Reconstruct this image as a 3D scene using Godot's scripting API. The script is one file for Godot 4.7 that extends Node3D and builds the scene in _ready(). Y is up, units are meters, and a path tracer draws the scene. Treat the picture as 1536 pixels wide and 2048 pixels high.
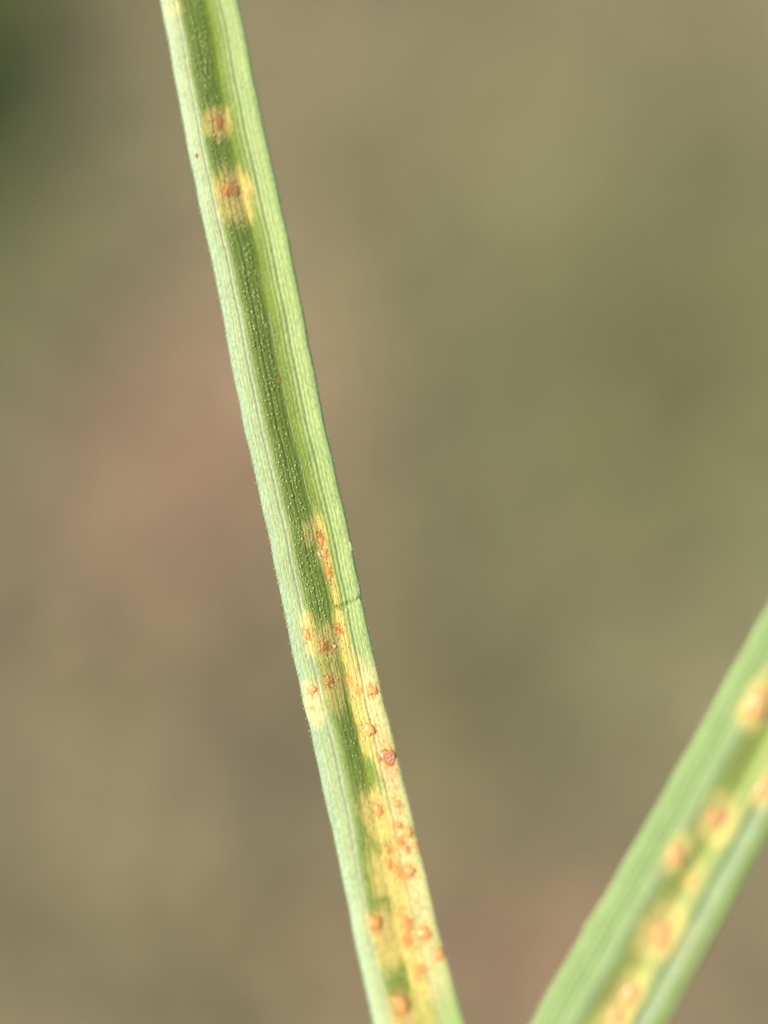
extends Node3D
# Macro view of two rust-spotted grass blades standing over bare soil. Units: metres; the blades are laid out in millimetres in a
# frame whose origin is the sharpest point of the main blade (x to the right, y along the view's up, z towards the lens).

const PITCH := 50.0        # the lens looks down on the plant
const LENS_HEIGHT := 0.30
const FOCUS := 0.10
const MM := 0.001

var axis_right := Vector3.RIGHT
var axis_up := Vector3(0, cos(deg_to_rad(PITCH)), -sin(deg_to_rad(PITCH)))
var axis_back := Vector3(0, sin(deg_to_rad(PITCH)), cos(deg_to_rad(PITCH)))
var focus_point := Vector3(0, LENS_HEIGHT, 0) - axis_back * FOCUS
var rng := RandomNumberGenerator.new()
var fine := FastNoiseLite.new()
var broad := FastNoiseLite.new()
var taken := {}


func _ready():
	# ---- camera, sky, sun, exposure
	var cam := Camera3D.new()
	cam.name = "camera"
	add_child(cam)
	cam.position = Vector3(0, LENS_HEIGHT, 0)
	cam.rotation_degrees = Vector3(-PITCH, 0, 0)
	var lens := CameraAttributesPhysical.new()
	lens.frustum_focal_length = 55.8
	lens.frustum_focus_distance = FOCUS
	lens.frustum_near = 0.01
	lens.frustum_far = 100.0
	lens.exposure_aperture = 5.2
	cam.attributes = lens
	cam.near = 0.01
	cam.far = 100.0
	var sky_look := ProceduralSkyMaterial.new()
	sky_look.sky_top_color = Color(0.42, 0.52, 0.70)
	sky_look.sky_horizon_color = Color(0.70, 0.80, 0.90)
	sky_look.ground_horizon_color = Color(0.42, 0.42, 0.34)
	sky_look.ground_bottom_color = Color(0.30, 0.28, 0.20)
	sky_look.sky_curve = 0.12
	var sky := Sky.new()
	sky.sky_material = sky_look
	var env := Environment.new()
	env.background_mode = Environment.BG_SKY
	env.sky = sky
	env.background_energy_multiplier = 0.9
	env.tonemap_mode = Environment.TONE_MAPPER_LINEAR
	env.tonemap_exposure = 1.7
	env.sdfgi_enabled = true
	env.ssao_enabled = true
	env.ssil_enabled = true
	var we := WorldEnvironment.new()
	we.name = "world_environment"
	we.environment = env
	add_child(we)
	var sun := DirectionalLight3D.new()
	sun.name = "sun"
	sun.light_energy = 1.5
	sun.light_color = Color(1.0, 0.95, 0.86)
	sun.light_angular_distance = 0.5
	sun.shadow_enabled = true
	add_child(sun)
	sun.look_at_from_position(Vector3.ZERO, -Vector3(-0.74, 0.63, 0.22), Vector3.UP)

	rng.seed = 11
	fine.seed = 3
	fine.noise_type = FastNoiseLite.TYPE_SIMPLEX
	fine.frequency = 1.0
	fine.fractal_type = FastNoiseLite.FRACTAL_NONE
	broad.seed = 8
	broad.frequency = 1.0
	broad.fractal_octaves = 3

	make_ground()
	make_grass()
	make_weed()
	make_main_blade()
	make_second_blade()


# ---------------------------------------------------------------- helpers
func lin(r: float, g: float, b: float, k := 1.0) -> Color:
	var c := Color(r / 255.0, g / 255.0, b / 255.0).srgb_to_linear()
	return Color(c.r * k, c.g * k, c.b * k)


func numbered(called: String) -> String:
	var n: int = taken.get(called, 0)
	taken[called] = n + 1
	return called if n == 0 else "%s_%03d" % [called, n]


func paint(rough := 0.5, spec := 0.5) -> StandardMaterial3D:
	var m := StandardMaterial3D.new()
	m.vertex_color_use_as_albedo = true
	m.roughness = rough
	m.metallic_specular = spec
	m.cull_mode = BaseMaterial3D.CULL_DISABLED
	return m


func to_world(p: Vector3) -> Vector3:
	return focus_point + (axis_right * p.x + axis_up * p.y + axis_back * p.z) * MM


func to_frame(w: Vector3) -> Vector3:
	var d := (w - focus_point) / MM
	return Vector3(d.dot(axis_right), d.dot(axis_up), d.dot(axis_back))


func grid_mesh(p: PackedVector3Array, c: PackedColorArray, rows: int, cols: int) -> ArrayMesh:
	var n := PackedVector3Array()
	n.resize(p.size())
	for i in rows:
		var i0 := maxi(i - 1, 0) * cols
		var i1 := mini(i + 1, rows - 1) * cols
		for j in cols:
			var ta := p[i1 + j] - p[i0 + j]
			var tc := p[i * cols + mini(j + 1, cols - 1)] - p[i * cols + maxi(j - 1, 0)]
			n[i * cols + j] = (ta * 1e4).cross(tc * 1e4).normalized()
	var idx := PackedInt32Array()
	idx.resize((rows - 1) * (cols - 1) * 6)
	var k := 0
	for i in rows - 1:
		for j in cols - 1:
			var q := i * cols + j
			idx[k] = q; idx[k + 1] = q + 1; idx[k + 2] = q + cols
			idx[k + 3] = q + 1; idx[k + 4] = q + cols + 1; idx[k + 5] = q + cols
			k += 6
	var a := []
	a.resize(Mesh.ARRAY_MAX)
	a[Mesh.ARRAY_VERTEX] = p
	a[Mesh.ARRAY_NORMAL] = n
	a[Mesh.ARRAY_COLOR] = c
	a[Mesh.ARRAY_INDEX] = idx
	var m := ArrayMesh.new()
	m.add_surface_from_arrays(Mesh.PRIMITIVE_TRIANGLES, a)
	return m


func put(called: String, mesh: Mesh, mat: Material, parent: Node) -> MeshInstance3D:
	var o := MeshInstance3D.new()
	o.name = numbered(called)
	o.mesh = mesh
	o.material_override = mat
	parent.add_child(o, true)
	return o


func scatter(called: String, mesh: Mesh, mat: Material, parent: Node, places: Array[Transform3D], tints: PackedColorArray) -> MultiMeshInstance3D:
	var mm := MultiMesh.new()
	mm.transform_format = MultiMesh.TRANSFORM_3D
	mm.use_colors = true
	mm.mesh = mesh
	mm.instance_count = places.size()
	for i in places.size():
		mm.set_instance_transform(i, places[i])
		mm.set_instance_color(i, tints[i])
	var o := MultiMeshInstance3D.new()
	o.name = numbered(called)
	o.multimesh = mm
	o.material_override = mat
	o.set_meta("kind", "stuff")
	parent.add_child(o, true)
	return o


# ---------------------------------------------------------------- ground
func ground_height(x: float, z: float) -> float:
	var near := clampf(1.0 - (Vector2(x, z + 0.25).length() - 0.5) / 0.6, 0.0, 1.0)
	return near * (broad.get_noise_2d(x * 22.0, z * 22.0) * 0.006 + broad.get_noise_2d(x * 90.0 + 40.0, z * 90.0) * 0.004)


func spot(x: float, z: float, cx: float, cz: float, rx: float, rz: float) -> float:
	return exp(-pow((x - cx) / rx, 2.0) - pow((z - cz) / rz, 2.0))


func soil_color(x: float, z: float) -> Color:
	var c := Color(0.210, 0.179, 0.104)
	c = c.lerp(Color(0.272, 0.172, 0.116), clampf(spot(x, z, -0.032, -0.268, 0.026, 0.040) + spot(x, z, 0.02, -0.17, 0.03, 0.014), 0, 1))   # reddish clay patches
	c = c.lerp(Color(0.186, 0.210, 0.098), clampf(spot(x, z, 0.058, -0.285, 0.055, 0.075) + spot(x, z, -0.08, -0.32, 0.03, 0.05), 0, 1) * 0.8)    # mossy ground
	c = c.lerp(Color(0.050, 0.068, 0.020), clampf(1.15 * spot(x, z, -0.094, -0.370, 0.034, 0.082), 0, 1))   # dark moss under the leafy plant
	c = c.lerp(Color(0.150, 0.118, 0.066), clampf(spot(x, z, -0.028, -0.212, 0.020, 0.018) + 0.8 * spot(x, z, 0.012, -0.205, 0.016, 0.03), 0, 1) * 0.5)   # damp soil
	var g := broad.get_noise_2d(x * 60.0 + 9.0, z * 60.0) * 0.14 + broad.get_noise_2d(x * 400.0, z * 400.0) * 0.25
	return Color(c.r * (1 + g), c.g * (1 + g), c.b * (1 + g))


func make_ground():
	var n := 240
	var p := PackedVector3Array()
	var c := PackedColorArray()
	for i in n + 1:
		for j in n + 1:
			var s := -1.0 + 2.0 * i / n
			var t := -1.0 + 2.0 * j / n
			var x: float = 0.30 * t + 29.7 * pow(t, 9.0)
			var z: float = -0.27 + 0.30 * s + 29.7 * pow(s, 9.0)
			p.append(Vector3(x, ground_height(x, z), z))
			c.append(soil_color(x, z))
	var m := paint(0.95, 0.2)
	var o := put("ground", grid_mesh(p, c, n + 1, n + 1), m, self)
	o.set_meta("kind", "structure")
	o.set_meta("label", "brown bare soil far out of focus behind the blades")
	o.set_meta("category", "ground")
	# crumbs of soil lying on it
	var crumb := lump(Vector3(1, 0.8, 1), 0.35, 6, 8, [Color.WHITE, Color.WHITE])
	var places: Array[Transform3D] = []
	var tints := PackedColorArray()
	for k in 2600:
		var x := rng.randf_range(-0.14, 0.14)
		var z := rng.randf_range(-0.46, -0.10)
		var r: float = 0.0006 + 0.003 * pow(rng.randf(), 3.0)
		var b := Basis.from_euler(Vector3(rng.randf() * 6, rng.randf() * 6, rng.randf() * 6)).scaled(Vector3.ONE * r)
		places.append(Transform3D(b, Vector3(x, ground_height(x, z) + r * 0.3, z)))
		var q := soil_color(x, z)
		var f := rng.randf_range(0.75, 1.25)
		tints.append(Color(q.r * f, q.g * f, q.b * f))
	var s := scatter("soil_crumbs", crumb, m, self, places, tints)
	s.set_meta("label", "small crumbs of brown soil strewn over the blurred ground")
	s.set_meta("category", "soil")


# a rough rounded lump; colours from the rim (first) to the top (last)
func lump(size: Vector3, rough: float, rings: int, sides: int, shades: Array, seed_at := 0.0) -> ArrayMesh:
	var p := PackedVector3Array()
	var c := PackedColorArray()
	for i in rings + 1:
		var th := PI * i / rings
		for j in sides + 1:
			var ph := TAU * (j % sides) / sides
			var d := Vector3(sin(th) * cos(ph), cos(th), sin(th) * sin(ph))
			var r := 1.0 + rough * fine.get_noise_3d(d.x * 1.7 + seed_at, d.y * 1.7, d.z * 1.7 + seed_at * 0.7)
			p.append(d * size * r)
			var f: float = clampf(d.y * 0.5 + 0.5, 0, 1)
			var a: Color = shades[0]
			c.append(a.lerp(shades[shades.size() - 1], f))
	return grid_mesh(p, c, rings + 1, sides + 1)


# one thin arched strip with a keel: a blade of ground grass, 1 long
func strip() -> ArrayMesh:
	var p := PackedVector3Array()
	var c := PackedColorArray()
	for i in 9:
		var t := i / 8.0
		var w := 0.045 * pow(1.0 - t, 0.6) * (0.5 + 1.2 * t if t < 0.4 else 1.0)
		var at := Vector3(0, t - 0.28 * t * t, 0.62 * t * t)
		for j in 3:
			p.append(at + Vector3((j - 1) * w, 0, -0.35 * w if j == 1 else 0.0))
			c.append(Color.WHITE)
	return grid_mesh(p, c, 9, 3)


func make_grass():
	var m := paint(0.5, 0.4)
	m.backlight = Color(0.5, 0.5, 0.5)
	var places: Array[Transform3D] = []
	var tints := PackedColorArray()
	var tries := 0
	while places.size() < 1500 and tries < 60000:
		tries += 1
		var x := rng.randf_range(-0.16, 0.16)
		var z := rng.randf_range(-0.52, -0.12)
		var thick := 0.05 + 0.95 * spot(x, z, 0.045, -0.285, 0.035, 0.05) + 0.05 * spot(x, z, 0.03, -0.36, 0.05, 0.03) + 0.3 * spot(x, z, -0.03, -0.17, 0.03, 0.02) + 0.5 * spot(x, z, 0.01, -0.21, 0.012, 0.03)
		if rng.randf() > thick:
			continue
		var h := rng.randf_range(0.006, 0.018)
		var b := Basis(Vector3.UP, rng.randf() * TAU) * Basis(Vector3.RIGHT, rng.randf_range(-0.2, 0.7))
		places.append(Transform3D(b.scaled(Vector3(h, h, h)), Vector3(x, ground_height(x, z) - 0.0004, z)))
		if rng.randf() < 0.35:
			tints.append(Color(0.30, 0.25, 0.12) * rng.randf_range(0.7, 1.2))
		else:
			tints.append(Color(0.105, 0.130, 0.040) * rng.randf_range(0.6, 1.4))
	var o := scatter("grass", strip(), m, self, places, tints)
	o.set_meta("label", "thin short green and straw grass growing out of the blurred soil")
	o.set_meta("category", "grass")


func make_weed():
	var root := Node3D.new()
	root.name = "weed"
	var base := Vector3(-0.106, 0, -0.352)
	base.y = ground_height(base.x, base.z)
	root.position = base
	root.set_meta("label", "dark green leafy plant, a soft blur in the top left corner")
	root.set_meta("category", "plant")
	add_child(root)
	var m := paint(0.8, 0.1)
	m.backlight = Color(0.9, 0.9, 0.9)
	var shapes: Array[ArrayMesh] = []
	for v in 3:
		var p := PackedVector3Array()
		var c := PackedColorArray()
		for i in 13:
			var t := i / 12.0
			var w: float = 0.30 * pow(sin(PI * pow(t, 0.8) * 0.97 + 0.06), 0.9) + 0.012
			for j in 7:
				var u := (j - 3) / 3.0
				p.append(Vector3(u * w, 0.20 * t - 0.24 * t * t + 0.18 * absf(u) * w + 0.02 * sin(9.0 * t + v * 2 + u * 3.0), t))
				var g := 1.0 if j != 3 else 1.5
				c.append(Color(0.062, 0.086, 0.020) * g * (0.85 + 0.15 * v))
		shapes.append(grid_mesh(p, c, 13, 7))
	for k in 30:
		var ring := k / 30.0
		var l := 0.042 - 0.014 * ring
		var o := put("leaf", shapes[k % 3], m, root)
		var b := Basis(Vector3.UP, k * 2.4) * Basis(Vector3.RIGHT, -0.02 - 0.22 * ring + rng.randf_range(-0.15, 0.15))
		o.transform = Transform3D(b.scaled(Vector3.ONE * l), Vector3(0, 0.002 + 0.008 * ring, 0))
	var st := CylinderMesh.new()
	st.top_radius = 0.0008
	st.bottom_radius = 0.0014
	st.height = 0.014
	var sm := StandardMaterial3D.new()
	sm.albedo_color = Color(0.32, 0.40, 0.20)
	put("stem", st, sm, root).position.y = 0.005


# ---------------------------------------------------------------- the blades
# A blade is a strip bent into a gutter. along: mm down the blade from the sharpest point; across: 0 left margin .. 1 right margin.
class Blade:
	var spine: Array                # [x, z, width] at even steps of along
	var first := -27.0
	var step := 4.5
	var foot: Vector3               # where it leaves the ground, in frame millimetres
	var height := PackedFloat32Array()   # cross-section in widths
	var pigment := PackedColorArray()
	var rib := PackedFloat32Array()      # how dark the veins between the ribs are
	var folds: Array                # [along, start of shaded slope, valley]
	var halos: Array                # [along, across, half length, half width, strength, kind]
	var nicks: Array                # [along, 0 left / 1 right, depth, half length]
	var slimness := 1.0
	var opening := 0.0
	var stains: Array               # [along, across, half width, half length, kind] of the rust blisters
	var tip_end := -75.0
	var base_end := 27.0 + 190.0

	func axis(a: float) -> Array:   # [centre, width, tangent]
		var last := first + step * (spine.size() - 1)
		var q := clampf(a, first, last)
		var k := clampi(int(floor((q - first) / step)), 0, spine.size() - 2)
		var t := (q - first) / step - k
		var v := []
		for d in 3:
			var p0: float = spine[maxi(k - 1, 0)][d] if k > 0 else 2.0 * spine[0][d] - spine[1][d]
			var p1: float = spine[k][d]
			var p2: float = spine[k + 1][d]
			var p3: float = spine[k + 2][d] if k + 2 < spine.size() else 2.0 * p2 - p1
			v.append(0.5 * (2.0 * p1 + (p2 - p0) * t + (2.0 * p0 - 5.0 * p1 + 4.0 * p2 - p3) * t * t + (3.0 * p1 - p0 - 3.0 * p2 + p3) * t * t * t))
			v.append(0.5 * ((p2 - p0) + 2.0 * (2.0 * p0 - 5.0 * p1 + 4.0 * p2 - p3) * t + 3.0 * (3.0 * p1 - p0 - 3.0 * p2 + p3) * t * t) / step)
		var c := Vector3(v[0] + 0.03 * sin(a * 0.55 + 1.0) + 0.012 * sin(a * 2.1), -q, v[2])
		var tan := Vector3(v[1], -1.0, v[3])
		var w: float = v[4] * slimness * (1.0 + 0.004 * sin(a * 0.8) + 0.004 * sin(a * 3.3 + 2.0))
		if a < first:       # towards the tip: bends over and narrows
			var e := first - a
			c += -tan * e + Vector3(-0.003, 0.0, -0.006) * e * e
			tan = (tan + Vector3(0.006, 0, 0.012) * e).normalized()
			w *= sqrt(clampf(1.0 - e / (first - tip_end), 0.0, 1.0)) * 0.98 + 0.02
		elif a > last:      # towards the ground
			var e := clampf((a - last) / (base_end - last), 0.0, 1.0)
			var b0 := c
			var b1 := c + tan.normalized() * 55.0
			var b2 := foot + Vector3(0, 0.643, 0.766) * 70.0
			c = b0.bezier_interpolate(b1, b2, foot, e)
			tan = b0.bezier_derivative(b1, b2, foot, e).normalized()
			w *= lerpf(1.0, 0.8, e)
		return [c, w, tan.normalized()]

	func fold(a: float, u: float) -> float:     # moves the measured folds onto those of the shared cross-section
		var s := 0.30
		var v := 0.57
		for i in folds.size() - 1:
			if a >= folds[i][0] and a <= folds[i + 1][0] or (i == 0 and a < folds[0][0]) or (i == folds.size() - 2 and a > folds[i + 1][0]):
				var t := clampf((a - folds[i][0]) / (folds[i + 1][0] - folds[i][0]), 0, 1)
				t = t * t * (3 - 2 * t)
				s = lerpf(folds[i][1], folds[i + 1][1], t)
				v = lerpf(folds[i][2], folds[i + 1][2], t)
		if u < s:
			return u / s * 0.30
		if u < v:
			return 0.30 + (u - s) / (v - s) * 0.27
		return 0.57 + (u - v) / (1.0 - v) * 0.43

	func lut(table: PackedFloat32Array, q: float) -> float:
		var f := clampf(q, 0, 1) * (table.size() - 1)
		var k := mini(int(f), table.size() - 2)
		return lerpf(table[k], table[k + 1], f - k)

	func lift(a: float, q: float) -> float:      # the gutter opens out towards the foot, its left flange keeps its slope
		var h := lut(height, q)
		if q <= 0.24 or opening == 0.0:
			return h
		var h0 := lut(height, 0.24)
		return h0 + (h - h0) * (1.0 - opening * (0.25 * smoothstep(1.0, 6.0, a) + 0.75 * smoothstep(7.0, 15.0, a)))

	func at(a: float, u: float) -> Vector3:
		var x := axis(a)
		var side: Vector3 = Vector3(-x[2].y, x[2].x, 0).normalized()
		var up: Vector3 = side.cross(-x[2]).normalized()
		return x[0] + side * ((u - 0.5) * x[1]) + up * (lift(a, fold(a, u)) * x[1])

	func normal(a: float, u: float) -> Vector3:
		var ta := at(a - 0.03, u) - at(a + 0.03, u)
		var tc := at(a, u + 0.012) - at(a, u - 0.012)
		return tc.cross(ta).normalized()


func cross_section(slopes: Array, grooves: Array) -> PackedFloat32Array:
	var n := 1024
	var h := PackedFloat32Array()
	h.resize(n)
	var y := 0.0
	var top := -9.0
	for i in n:
		var u := i / (n - 1.0)
		var s := 0.0
		for k in slopes.size() - 1:
			if u >= slopes[k][0] and u <= slopes[k + 1][0]:
				var t: float = (u - slopes[k][0]) / (slopes[k + 1][0] - slopes[k][0])
				s = lerpf(slopes[k][1], slopes[k + 1][1], t * t * (3 - 2 * t))
		y += s / n
		h[i] = y
		top = maxf(top, y)
	for i in n:
		var u := i / (n - 1.0)
		h[i] -= top
		for g in grooves:
			h[i] -= g[1] * exp(-pow((u - g[0]) / g[2], 2.0))
	return h


func vein_lines(grooves: Array) -> PackedFloat32Array:
	var out := PackedFloat32Array()
	for i in 512:
		var d := 0.0
		for g in grooves:
			d += g[3] * exp(-pow((i / 511.0 - g[0]) / g[2], 2.0))
		out.append(d)
	return out


func pigments(stops: Array, k: float) -> PackedColorArray:
	var out := PackedColorArray()
	for i in 512:
		var u := i / 511.0
		var c := Color()
		for s in stops.size() - 1:
			if u >= stops[s][0] and u <= stops[s + 1][0]:
				var t: float = (u - stops[s][0]) / (stops[s + 1][0] - stops[s][0])
				c = lin(stops[s][1], stops[s][2], stops[s][3], k).lerp(lin(stops[s + 1][1], stops[s + 1][2], stops[s + 1][3], k), t)
		out.append(c)
	return out


# fills the blade's surface; fine rows only where the lens can see it
func blade_mesh(b: Blade, cols: int, row: float, shades: Array, crease: Array, origin: Vector3, grain: float) -> ArrayMesh:
	var rows := PackedFloat32Array()
	var a := b.tip_end
	while a < b.base_end:
		rows.append(a)
		a += row if a > -25.0 and a < 25.0 else 1.5
	rows.append(b.base_end)
	var p := PackedVector3Array()
	var c := PackedColorArray()
	p.resize(rows.size() * cols)
	c.resize(rows.size() * cols)
	var k := 0
	for i in rows.size():
		var s := rows[i]
		var inside := s > -25.0 and s < 25.0
		var x := b.axis(s)
		var side: Vector3 = Vector3(-x[2].y, x[2].x, 0).normalized()
		var up: Vector3 = side.cross(-x[2]).normalized()
		var close := []
		for h in b.halos:
			if absf(s - h[0]) < h[2] * 1.5:
				close.append(h)
		var rust := []
		for h in b.stains:
			if absf(s - h[0]) < h[3] * 2.2 and h[4] < 4:
				rust.append(h)
		for j in cols:
			var u := j / (cols - 1.0)
			var q := b.fold(s, u) + 0.0018 * fine.get_noise_2d(s * 0.35, u * 6.0)
			var lift: float = b.lift(s, q) * x[1]
			var col := b.pigment[clampi(int(q * 511.0), 0, 511)]
			if inside:
				var cells := fine.get_noise_2d(u * 34.0, s * 2.8)          # long cells
				var vein := 1.0 + 0.55 * broad.get_noise_2d(q * 45.0, s * 0.22)
				var blot := broad.get_noise_2d(u * 3.0 + 5.0, s * 0.5)
				var ribs := b.rib[clampi(int(q * 511.0), 0, 511)] * vein
				col = Color(col.r * (1.0 - ribs), col.g * (1.0 - ribs * 0.85), col.b * (1.0 - ribs * 0.75))
				var yellow := 0.0
				var tan := 0.0
				for h in close:
					# veins hold the blotch back, so its sides are straighter than its ends
					var wob := 0.22 * broad.get_noise_2d(u * 14.0 + h[0], s * 0.9) + 0.15 * fine.get_noise_2d(q * 24.0, s * 0.45 + h[0])
					var du: float = absf(u - h[1]) / h[3]
					var da: float = absf(s - h[0]) / h[2]
					var f: float = h[4] * clampf((1.15 + wob * 1.3 - pow(pow(du, 3.0) + pow(da, 3.0), 0.333)) / 0.45, 0.0, 1.0)
					if h[5] == 0:
						yellow = maxf(yellow, f)
					else:
						tan = maxf(tan, f)
				var groove: float = clampf(1.0 - ribs * 0.8, 0.5, 1.0)
				var pale: Color = shades[0]
				var edge: float = maxf(clampf((0.26 - q) / 0.12, 0, 1), clampf((q - 0.72) / 0.10, 0, 1))
				pale = pale.lerp(shades[2], edge)
				if yellow > 0.0:
					col = col.lerp(Color(pale.r * groove, pale.g * groove, pale.b * groove), yellow * (0.92 + 0.1 * blot))
				if yellow > 0.3:
					var fleck := clampf((fine.get_noise_2d(u * 11.0 + 70.0, s * 2.6) - 0.55) / 0.3, 0.0, 1.0)
					col = col.lerp(shades[3], fleck * 0.45 * yellow)
				if tan > 0.0:
					col = col.lerp(shades[1], tan * 0.8)
				for h in rust:
					var d := Vector2((u - h[1]) * x[1] / h[2], (s - h[0]) / h[3]).length() * (1.0 + 0.5 * cells)
					var g := clampf((1.85 - d) / 1.25, 0.0, 1.0)
					col = col.lerp(shades[1 if d > 1.15 else 3], g * 0.75)
				var f := 1.0 + grain * (0.9 * cells + rng.randf_range(-0.7, 0.7)) + 0.10 * blot
				col = Color(col.r * f, col.g * f, col.b * f)
				lift += 0.0035 * cells + 0.010 * blot
				for w in crease:
					var line: float = w[0] + w[3] * (u - 0.8) + 0.03 * sin(u * 43.0) + 0.03 * fine.get_noise_1d(u * 30.0)
					var g: float = exp(-pow((s - line) / 0.09, 2.0)) * clampf((u - w[1]) / 0.05, 0, 1) * clampf((w[2] - u) / 0.04 + 1.0, 0, 1)
					lift -= 0.045 * g
					col = col.lerp(Color(0.07, 0.13, 0.025), 0.28 * g)
			var off := 0.0
			for w in b.nicks:
				var near: float = clampf((u - 0.86) / 0.14, 0, 1) if w[1] == 1 else -clampf((0.14 - u) / 0.14, 0, 1)
				off -= near * w[2] * exp(-pow((s - w[0]) / w[3], 2.0))
			p[k] = to_world(x[0] + side * ((u - 0.5) * x[1] + off) + up * lift) - origin
			c[k] = col
			k += 1
	return grid_mesh(p, c, rows.size(), cols)


func surface_frame(b: Blade, a: float, u: float, origin: Vector3) -> Transform3D:
	var n := b.normal(a, u)
	var t: Vector3 = -b.axis(a)[2]
	var y := (axis_right * n.x + axis_up * n.y + axis_back * n.z).normalized()
	var z := -(axis_right * t.x + axis_up * t.y + axis_back * t.z)
	var x := y.cross(z).normalized()
	z = x.cross(y).normalized()
	return Transform3D(Basis(x, y, z), to_world(b.at(a, u)) - origin)


# one blister of rust: a low dome whose skin is torn open over the spores when it is an open one
func pustule(rx: float, ra: float, kind: int, seed_at: float, faint: float) -> ArrayMesh:
	var rings := 22
	var sides := 28
	var rim: Color = [lin(228, 150, 66), lin(226, 150, 62), lin(186, 102, 58), lin(238, 176, 74), lin(222, 205, 160), lin(140, 72, 54)][kind]
	var top: Color = [lin(248, 188, 112), lin(247, 185, 104), lin(242, 184, 134), lin(244, 190, 92), lin(236, 226, 190), lin(188, 108, 84)][kind]
	var lift: float = [0.16, 0.30, 0.32, 0.08, 0.3, 0.15][kind]
	var p := PackedVector3Array()
	var c := PackedColorArray()
	for i in rings + 1:
		var r := i / float(rings)
		for j in sides + 1:
			var ph := TAU * (j % sides) / sides
			var edge := 1.0 + 0.30 * fine.get_noise_2d(cos(ph) * 0.8 + seed_at, sin(ph) * 0.6)
			var x := cos(ph) * r * rx * edge
			var z := sin(ph) * r * ra * edge
			var y := lift * minf(minf(rx, ra), 0.28) * pow(maxf(1.0 - pow(r, 2.2), 0.0), 0.62)
			var col := top.lerp(rim, pow(r, 2.2))
			var crumbs := fine.get_noise_3d(x * 17.0 + seed_at, z * 17.0, seed_at) + 0.5 * fine.get_noise_3d(x * 34.0 + seed_at, z * 34.0, 2.0)
			if kind == 0 or kind == 2:
				var open := clampf(1.15 - Vector2(cos(ph) * r - 0.1, sin(ph) * r - 0.12).length() / 0.62, 0, 1)
				y -= lift * minf(minf(rx, ra), 0.28) * 0.42 * smoothstep(0.0, 0.45, open) * (1.0 - 0.5 * open)
				y += 0.022 * crumbs * open
				col = col.lerp(rim, 0.6 * smoothstep(0.05, 0.35, open) * smoothstep(0.85, 0.35, open))
			y += 0.014 * crumbs * (1.0 - r * r)
			col = col * (1.0 + 0.28 * crumbs)
			p.append(Vector3(x, y - (0.03 if i == rings else 0.0), z) * MM)
			c.append(Color(col.r * 0.66, col.g * 0.66, col.b * 0.66).lerp(lin(240, 206, 150, 0.60), faint))
	return grid_mesh(p, c, rings + 1, sides + 1)


func add_pustules(b: Blade, root: Node3D, list: Array, faint := 0.0):
	var glossy := paint(0.33, 0.5)
	var dull := paint(0.7, 0.4)
	for q in list:
		var kind: int = q[4]
		var called := "rust_pustule"
		if kind == 4:
			called = "wax_bead"
		elif kind == 5:
			called = "dark_speck"
		var o := put(called, pustule(q[2], q[3], kind, rng.randf() * 50.0, faint), dull if kind == 0 or kind >= 4 else glossy, root)
		o.transform = surface_frame(b, q[0], q[1], root.position)


func hair() -> ArrayMesh:     # a short hooked prickle, 1 tall, leaning along -z
	var p := PackedVector3Array()
	var c := PackedColorArray()
	for i in 5:
		var t := i / 4.0
		for j in 6:
			var ph := TAU * (j % 5) / 5
			var r := 0.30 * (1.0 - t) * (1.0 - 0.3 * t) + 0.01
			p.append(Vector3(cos(ph) * r, t * 0.8, sin(ph) * r - 0.75 * t * t))
			c.append(Color.WHITE)
	return grid_mesh(p, c, 5, 6)


func add_teeth(b: Blade, root: Node3D, spacing: float, from: float, to: float, both: bool):
	var places: Array[Transform3D] = []
	var tints := PackedColorArray()
	for right in [false, true]:
		if right and not both:
			continue
		var a := from
		while a < to:
			var u := 0.995 if right else 0.006
			var f := surface_frame(b, a, u, root.position)
			var x := b.axis(a)
			var out: Vector3 = Vector3(-x[2].y, x[2].x, 0).normalized() * (1.0 if right else -1.0)
			var y := (axis_right * out.x + axis_up * out.y).normalized()
			var z: Vector3 = axis_right * x[2].x + axis_up * x[2].y + axis_back * x[2].z
			var l := rng.randf_range(0.09, 0.17) * MM * (0.75 if right else 1.0)
			var s := y.cross(z).normalized()
			places.append(Transform3D(Basis(s * l, y * l, s.cross(y).normalized() * l), f.origin))
			tints.append(lin(205, 215, 130, 0.6) * rng.randf_range(0.8, 1.1))
			a += spacing * rng.randf_range(0.45, 1.6)
	scatter("margin_tooth", hair(), paint(0.4, 0.5), root, places, tints)


func add_papillae(b: Blade, root: Node3D, pitch: float, size: float, rows_at: Array):
	var places: Array[Transform3D] = []
	var tints := PackedColorArray()
	var bump := lump(Vector3(1, 0.8, 1.2), 0.2, 5, 7, [Color.WHITE, Color.WHITE])
	for w in rows_at:
		var a := -24.5
		while a < 24.5:
			a += pitch * rng.randf_range(0.5, 1.6) * (1.0 + 0.5 * broad.get_noise_1d(a * 0.7 + w[0] * 90.0))
			if a > 4.5 and rng.randf() < 0.55:
				continue
			if broad.get_noise_2d(a * 0.8, w[0] * 40.0) > 0.18:
				continue
			var u: float = w[0] + rng.randfn(0.0, w[1] * 1.3)
			var f := surface_frame(b, a, u, root.position)
			var r: float = size * rng.randf_range(0.5, 1.15) * MM * w[2]
			places.append(Transform3D(f.basis.scaled_local(Vector3(r, r, r)), f.origin))
			tints.append(lin(214, 224, 130, 0.66) * rng.randf_range(0.75, 1.15))
	scatter("papillae", bump, paint(0.4, 0.5), root, places, tints)


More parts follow.
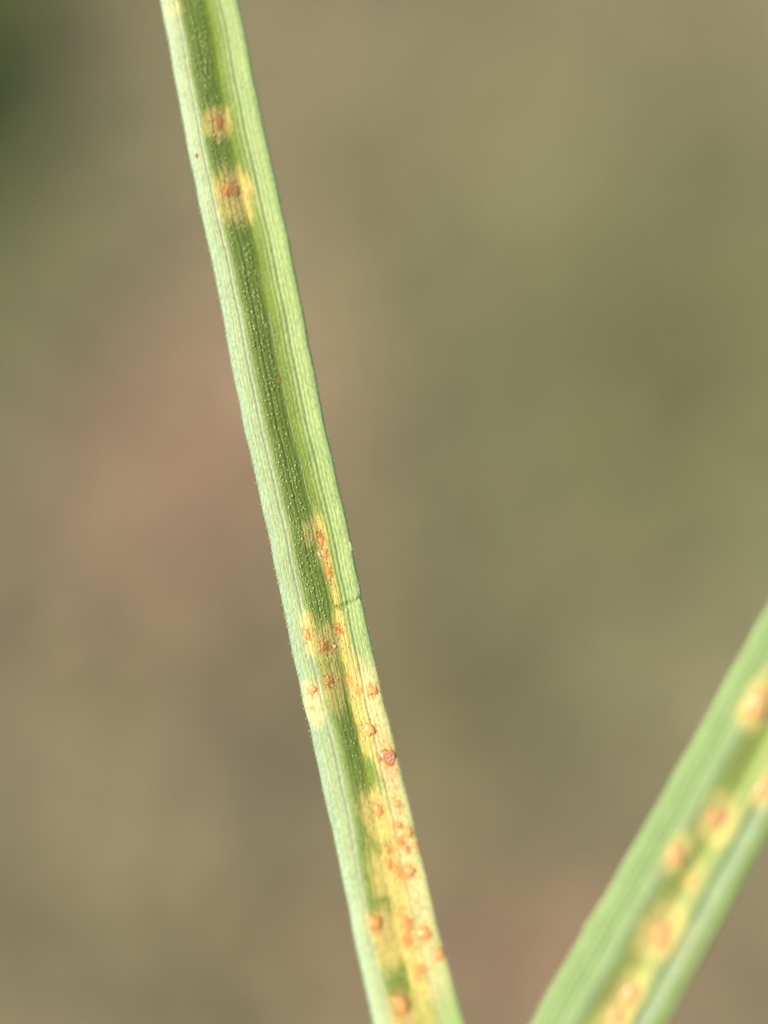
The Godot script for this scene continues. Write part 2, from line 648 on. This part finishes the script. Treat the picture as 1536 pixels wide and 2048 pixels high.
# short pale hairs pressed down on the waxy flanks
func add_fuzz(b: Blade, root: Node3D, count: int, length: float):
	var places: Array[Transform3D] = []
	var tints := PackedColorArray()
	for k in count:
		var a := rng.randf_range(-24.5, 24.5)
		var u := rng.randf_range(0.015, 0.27) if rng.randf() < 0.48 else rng.randf_range(0.70, 0.985)
		var f := surface_frame(b, a, u, root.position)
		var l := length * MM * rng.randf_range(0.6, 1.2)
		var turn := Basis(Vector3.UP, rng.randf_range(-0.5, 1.0))
		var lean := Basis(Vector3.RIGHT, rng.randf_range(-1.2, -0.75))
		places.append(Transform3D((f.basis * turn * lean).scaled_local(Vector3(l * 0.28, l, l * 0.28)), f.origin))
		tints.append(lin(214, 232, 170, 0.6) * rng.randf_range(0.8, 1.1))
	scatter("fuzz", hair(), paint(0.45, 0.4), root, places, tints)


# loose grains of rust dusted round the blisters
func add_spores(b: Blade, root: Node3D):
	var places: Array[Transform3D] = []
	var tints := PackedColorArray()
	var grain := lump(Vector3(1, 0.9, 1), 0.25, 4, 6, [Color.WHITE, Color.WHITE])
	var drop := func(a: float, u: float):
		var f := surface_frame(b, a, clampf(u, 0.02, 0.98), root.position)
		var r: float = rng.randf_range(0.014, 0.030) * MM
		places.append(Transform3D(f.basis.scaled_local(Vector3(r, r, r)), f.origin + f.basis.y * r * 0.4))
		tints.append(lin(238, 160, 74, 0.62) * rng.randf_range(0.75, 1.15))
	for q in b.stains:
		if q[4] < 3:
			for k in (26 if q[4] == 0 else 10):
				var d: float = rng.randf_range(0.0, 1.0) if rng.randf() < 0.6 else rng.randf_range(0.9, 1.9)
				var ph := rng.randf() * TAU
				drop.call(q[0] + sin(ph) * d * q[3], q[1] + cos(ph) * d * q[2] / 3.4)
	for k in 9:
		drop.call(-5.6 + rng.randfn(0.0, 0.10), 0.545 + rng.randfn(0.0, 0.008))
	scatter("spore_dust", grain, paint(0.8, 0.2), root, places, tints)


# a thin raised nerve running down the valley of the gutter
func nerve(b: Blade, from: float, to: float, across: float, radius: float, origin: Vector3, col: Color) -> ArrayMesh:
	var p := PackedVector3Array()
	var c := PackedColorArray()
	var n := int((to - from) / 0.12)
	for i in n + 1:
		var a := from + (to - from) * i / n
		var u := across
		for s in 60:                  # where the fold table puts the valley
			if b.fold(a, s / 60.0) >= across:
				u = s / 60.0
				break
		var lo := u - 1.0 / 60.0
		var hi := u
		for s in 8:
			var mid := (lo + hi) / 2
			if b.fold(a, mid) < across: lo = mid
			else: hi = mid
		var f := surface_frame(b, a, (lo + hi) / 2, origin)
		var ends := minf(1.0, minf(a - from, to - a) / 2.0 + 0.15)
		for j in 7:
			var ph := PI * j / 6.0
			p.append(f.origin + (f.basis.x * cos(ph) + f.basis.y * (sin(ph) * 0.8 - 0.2)) * radius * ends * MM * (1.0 + 0.25 * fine.get_noise_1d(a * 3.0)))
			c.append(col)
	return grid_mesh(p, c, n + 1, 7)


func leaf_material(through: float) -> StandardMaterial3D:
	var m := paint(0.48, 0.45)
	m.backlight = Color(through, through, through)
	return m


func blade_root(called: String, label: String, base: Vector3) -> Node3D:
	var root := Node3D.new()
	root.name = called
	root.position = base
	root.set_meta("label", label)
	root.set_meta("category", "grass blade")
	add_child(root)
	return root


func make_main_blade():
	var b := Blade.new()
	b.spine = [[-8.972, -1.646, 3.025], [-8.061, -1.402, 3.207], [-7.116, -1.138, 3.327], [-6.191, -0.874, 3.383], [-5.271, -0.607, 3.393], [-4.342, -0.340, 3.374], [-3.396, -0.071, 3.345], [-2.424, 0.254, 3.323], [-1.419, 0.773, 3.321], [-0.381, 1.505, 3.359], [0.689, 2.470, 3.459], [1.782, 3.694, 3.646], [2.410, 4.522, 3.804]]
	var base := Vector3(0.014, 0.0, 0.030)
	base.y = ground_height(base.x, base.z) - 0.001
	b.foot = to_frame(base)
	b.opening = 0.55
	b.nicks = [[3.95, 1, 0.08, 0.14], [1.8, 1, -0.03, 0.2], [8.6, 0, 0.05, 0.7], [-3.0, 1, 0.02, 0.8], [-9.5, 0, 0.025, 0.6], [12.2, 0, -0.03, 0.5]]
	b.folds = [[-21.0, 0.28, 0.575], [-17.0, 0.27, 0.545], [-5.5, 0.31, 0.575], [3.2, 0.32, 0.62], [10.4, 0.36, 0.56], [16.5, 0.27, 0.52], [20.5, 0.27, 0.49]]
	# across, depth, width, darkness
	var grooves := [[0.07, 0.002, 0.006, 0.08], [0.12, 0.002, 0.009, 0.12], [0.155, 0.002, 0.006, 0.08], [0.205, 0.005, 0.011, 0.17], [0.255, 0.002, 0.005, 0.10], [0.29, 0.003, 0.006, 0.16], [0.345, 0.004, 0.006, 0.24], [0.405, 0.007, 0.010, 0.40], [0.44, 0.003, 0.004, 0.14], [0.475, 0.004, 0.007, 0.22], [0.525, 0.004, 0.009, 0.18],
		[0.625, 0.002, 0.006, 0.14], [0.66, 0.005, 0.009, 0.34], [0.685, 0.002, 0.004, 0.10], [0.715, 0.006, 0.011, 0.36], [0.775, 0.009, 0.015, 0.48], [0.83, 0.004, 0.007, 0.16], [0.88, 0.004, 0.006, 0.18], [0.905, 0.002, 0.004, 0.10], [0.945, 0.003, 0.008, 0.14]]
	b.height = cross_section([[0.0, 0.7], [0.035, 0.30], [0.12, 0.22], [0.22, 0.14], [0.33, -0.36], [0.41, -0.47], [0.53, -0.52], [0.57, -0.40], [0.60, 0.02], [0.68, 0.06], [0.76, 0.12], [0.92, 0.10], [0.975, -0.2], [1.0, -1.1]], grooves)
	b.pigment = pigments([[0.0, 168, 204, 152], [0.05, 190, 221, 168], [0.11, 200, 226, 144], [0.19, 196, 214, 152], [0.25, 192, 214, 128], [0.31, 166, 191, 82], [0.50, 165, 189, 68], [0.58, 160, 184, 58], [0.68, 170, 198, 76], [0.76, 192, 218, 116], [0.84, 206, 232, 136], [0.94, 210, 236, 142], [1.0, 176, 214, 120]], 0.47)
	b.rib = vein_lines(grooves)
	# along, across, half length, half width, strength, 0 yellow / 1 tan
	b.stains = [[-16.66, 0.446, 0.189, 0.357, 0], [-13.75, 0.414, 0.315, 0.336, 0], [-15.42, 0.104, 0.084, 0.126, 5], [1.05, 0.622, 0.105, 0.168, 0], [1.30, 0.631, 0.126, 0.189, 1], [1.81, 0.638, 0.168, 0.210, 1], [1.81, 0.580, 0.084, 0.126, 4], [2.62, 0.658, 0.126, 0.210, 0], [4.98, 0.634, 0.147, 0.252, 0], [4.92, 0.225, 0.147, 0.210, 1], [5.57, 0.427, 0.231, 0.252, 0], [5.65, 0.543, 0.084, 0.105, 4], [6.94, 0.376, 0.189, 0.189, 0], [7.10, 0.613, 0.126, 0.231, 3], [7.60, 0.713, 0.126, 0.273, 3], [7.72, 0.877, 0.231, 0.231, 1], [7.19, 0.146, 0.168, 0.189, 1], [1.76, 0.988, 0.084, 0.189, 4], [7.87, 0.090, 0.126, 0.084, 3], [9.25, 0.722, 0.231, 0.252, 1], [10.46, 0.871, 0.294, 0.357, 2], [10.46, 0.783, 0.063, 0.105, 5], [11.70, 0.883, 0.084, 0.105, 3], [12.01, 0.858, 0.105, 0.105, 3], [12.37, 0.861, 0.168, 0.189, 1], [12.43, 0.604, 0.210, 0.252, 1], [13.18, 0.804, 0.147, 0.168, 1], [13.55, 0.921, 0.189, 0.210, 1], [13.83, 0.807, 0.189, 0.189, 0], [14.17, 0.972, 0.084, 0.168, 1], [14.23, 0.866, 0.105, 0.147, 0], [14.05, 0.634, 0.126, 0.210, 0], [14.61, 0.599, 0.126, 0.210, 0], [14.95, 0.697, 0.168, 0.210, 0], [15.33, 0.734, 0.105, 0.147, 3], [15.03, 0.825, 0.210, 0.231, 1], [16.51, 0.599, 0.147, 0.189, 3], [17.00, 0.668, 0.189, 0.273, 0], [16.72, 0.280, 0.252, 0.294, 1], [17.63, 0.614, 0.210, 0.252, 0], [17.53, 0.836, 0.252, 0.252, 1], [18.45, 0.928, 0.189, 0.252, 1], [18.86, 0.676, 0.231, 0.252, 0], [19.89, 0.368, 0.315, 0.357, 1]]
	b.halos = [[-16.6, 0.42, 0.72, 0.17, 1.0, 0], [-13.5, 0.46, 1.20, 0.23, 1.0, 0], [-21.7, 0.16, 0.35, 0.13, 0.4, 0],
		[1.3, 0.63, 1.35, 0.085, 0.9, 0], [0.9, 0.50, 0.55, 0.09, 0.6, 0], [2.9, 0.655, 1.3, 0.06, 0.8, 0],
		[4.9, 0.26, 0.95, 0.085, 0.9, 0], [5.6, 0.45, 1.1, 0.13, 0.75, 0], [5.4, 0.66, 1.4, 0.085, 0.85, 0], [7.2, 0.42, 1.2, 0.13, 0.7, 0], [7.7, 0.13, 0.95, 0.12, 0.75, 0],
		[8.4, 0.69, 2.2, 0.12, 0.95, 0], [8.0, 0.88, 1.7, 0.14, 0.8, 0], [10.6, 0.86, 1.7, 0.13, 0.9, 0], [10.4, 0.86, 1.15, 0.12, 0.75, 1],
		[12.6, 0.58, 1.25, 0.21, 0.95, 0], [14.8, 0.85, 4.0, 0.17, 0.8, 0], [14.2, 0.70, 2.3, 0.13, 0.9, 0], [15.0, 0.52, 1.1, 0.20, 0.9, 0], [17.4, 0.42, 1.3, 0.22, 0.9, 0], [17.6, 0.66, 3.2, 0.16, 0.95, 0],
		[18.6, 0.88, 1.6, 0.13, 0.6, 0], [20.6, 0.36, 1.1, 0.15, 0.9, 0], [20.3, 0.36, 0.8, 0.11, 0.5, 1], [21.2, 0.62, 1.2, 0.14, 0.5, 0], [14.7, 0.70, 0.7, 0.10, 0.35, 1], [17.0, 0.40, 0.8, 0.13, 0.3, 1]]
	var root := blade_root("grass_blade", "sharp green grass blade crossing from top left to bottom centre with small rust pustules", base)
	var shades := [lin(252, 227, 122, 0.64), lin(244, 194, 116, 0.58), lin(250, 238, 160, 0.57), lin(236, 168, 82, 0.56)]
	put("leaf_surface", blade_mesh(b, 150, 0.036, shades, [[4.05, 0.68, 1.0, -0.6], [4.30, 0.62, 0.74, 1.6]], base, 0.16), leaf_material(0.7), root)
	put("midrib", nerve(b, -10.5, 0.8, 0.572, 0.02, base, lin(200, 220, 150, 0.6)), paint(0.3, 0.6), root)
	add_pustules(b, root, b.stains)
	add_spores(b, root)
	add_teeth(b, root, 0.30, -24.0, 24.0, true)
	add_papillae(b, root, 0.19, 0.038, [[0.30, 0.006, 0.9], [0.325, 0.006, 1.0], [0.365, 0.008, 1.1], [0.385, 0.006, 0.9], [0.43, 0.008, 1.1], [0.45, 0.006, 0.9], [0.49, 0.008, 1.0], [0.505, 0.01, 0.9], [0.545, 0.008, 0.6], [0.595, 0.008, 0.8], [0.61, 0.006, 0.8], [0.64, 0.006, 0.8], [0.65, 0.008, 0.7], [0.685, 0.006, 0.8], [0.695, 0.006, 0.7], [0.73, 0.008, 0.7], [0.75, 0.008, 0.6]])
	add_fuzz(b, root, 4500, 0.10)


func make_second_blade():
	var b := Blade.new()
	b.spine = [[33.478, 4.800, 3.581], [32.132, 4.800, 3.654], [29.698, 4.800, 3.786], [27.260, 4.800, 3.918], [24.817, 4.800, 4.051], [22.371, 4.800, 4.183], [19.920, 4.800, 4.315], [17.465, 4.800, 4.446], [15.006, 4.800, 4.578], [12.543, 4.800, 4.710], [10.076, 4.800, 4.841], [7.604, 4.800, 4.973], [6.235, 4.800, 5.045]]
	var base := Vector3(0.004, 0.0, 0.034)
	base.y = ground_height(base.x, base.z) - 0.001
	b.foot = to_frame(base)
	b.slimness = 0.96
	b.nicks = [[17.7, 0, -0.05, 0.30], [16.6, 0, 0.04, 0.6], [9.0, 0, 0.05, 1.0], [13.0, 1, 0.05, 0.9]]
	b.folds = [[-25.0, 0.33, 0.55], [25.0, 0.33, 0.55]]
	var grooves := [[0.085, 0.004, 0.014, 0.28], [0.135, 0.004, 0.012, 0.34], [0.185, 0.004, 0.014, 0.34], [0.24, 0.003, 0.012, 0.06], [0.31, 0.005, 0.02, 0.15], [0.42, 0.003, 0.012, 0.10], [0.70, 0.003, 0.012, 0.08], [0.775, 0.008, 0.022, 0.30], [0.90, 0.004, 0.015, 0.14], [0.95, 0.003, 0.012, 0.16]]
	b.height = cross_section([[0.0, 0.4], [0.06, 0.26], [0.20, 0.26], [0.27, 0.15], [0.34, -0.06], [0.52, -0.16], [0.56, -0.08], [0.62, 0.22], [0.72, 0.2], [0.78, 0.05], [0.86, 0.25], [0.90, 0.06], [0.97, -0.1], [1.0, -0.7]], grooves)
	b.pigment = pigments([[0.0, 168, 205, 120], [0.06, 180, 212, 130], [0.16, 168, 200, 112], [0.25, 186, 214, 140], [0.31, 170, 196, 130], [0.36, 168, 186, 96], [0.50, 172, 186, 82], [0.60, 190, 212, 110], [0.70, 195, 215, 130], [0.78, 170, 195, 125], [0.84, 196, 218, 165], [0.90, 182, 205, 125], [1.0, 168, 192, 105]], 0.50)
	b.rib = vein_lines(grooves)
	b.stains = [[7.94, 0.354, 0.420, 0.588, 1], [12.28, 0.529, 0.420, 0.462, 1], [14.05, 0.363, 0.336, 0.420, 1], [14.61, 0.602, 0.252, 0.252, 3], [10.46, 0.768, 0.252, 0.462, 1], [16.73, 0.581, 0.546, 0.588, 1], [19.11, 0.607, 0.336, 0.420, 1], [19.97, 0.590, 0.336, 0.336, 1]]
	b.halos = [[7.9, 0.36, 1.2, 0.15, 0.9, 0], [12.2, 0.54, 1.0, 0.17, 0.95, 0], [13.9, 0.36, 0.8, 0.10, 0.8, 0], [14.4, 0.60, 0.8, 0.07, 0.45, 0], [10.4, 0.78, 0.9, 0.10, 0.8, 0], [16.6, 0.57, 1.2, 0.17, 0.95, 0], [19.6, 0.59, 1.5, 0.14, 0.9, 0], [18.2, 0.60, 0.8, 0.06, 0.35, 0], [21.8, 0.55, 1.4, 0.14, 0.7, 0]]
	var root := blade_root("grass_blade", "wider blurred grass blade leaning in from the right, lower right corner", base)
	root.name = "grass_blade_001"
	var shades := [lin(248, 236, 136, 0.55), lin(242, 200, 116, 0.54), lin(248, 236, 150, 0.54), lin(244, 222, 130, 0.54)]
	put("leaf_surface", blade_mesh(b, 90, 0.08, shades, [], base, 0.08), leaf_material(0.7), root)
	add_pustules(b, root, b.stains, 0.35)
	add_teeth(b, root, 0.35, -10.0, 24.0, true)
	add_papillae(b, root, 0.25, 0.03, [[0.38, 0.02, 1.0], [0.46, 0.02, 1.0], [0.62, 0.02, 1.0]])
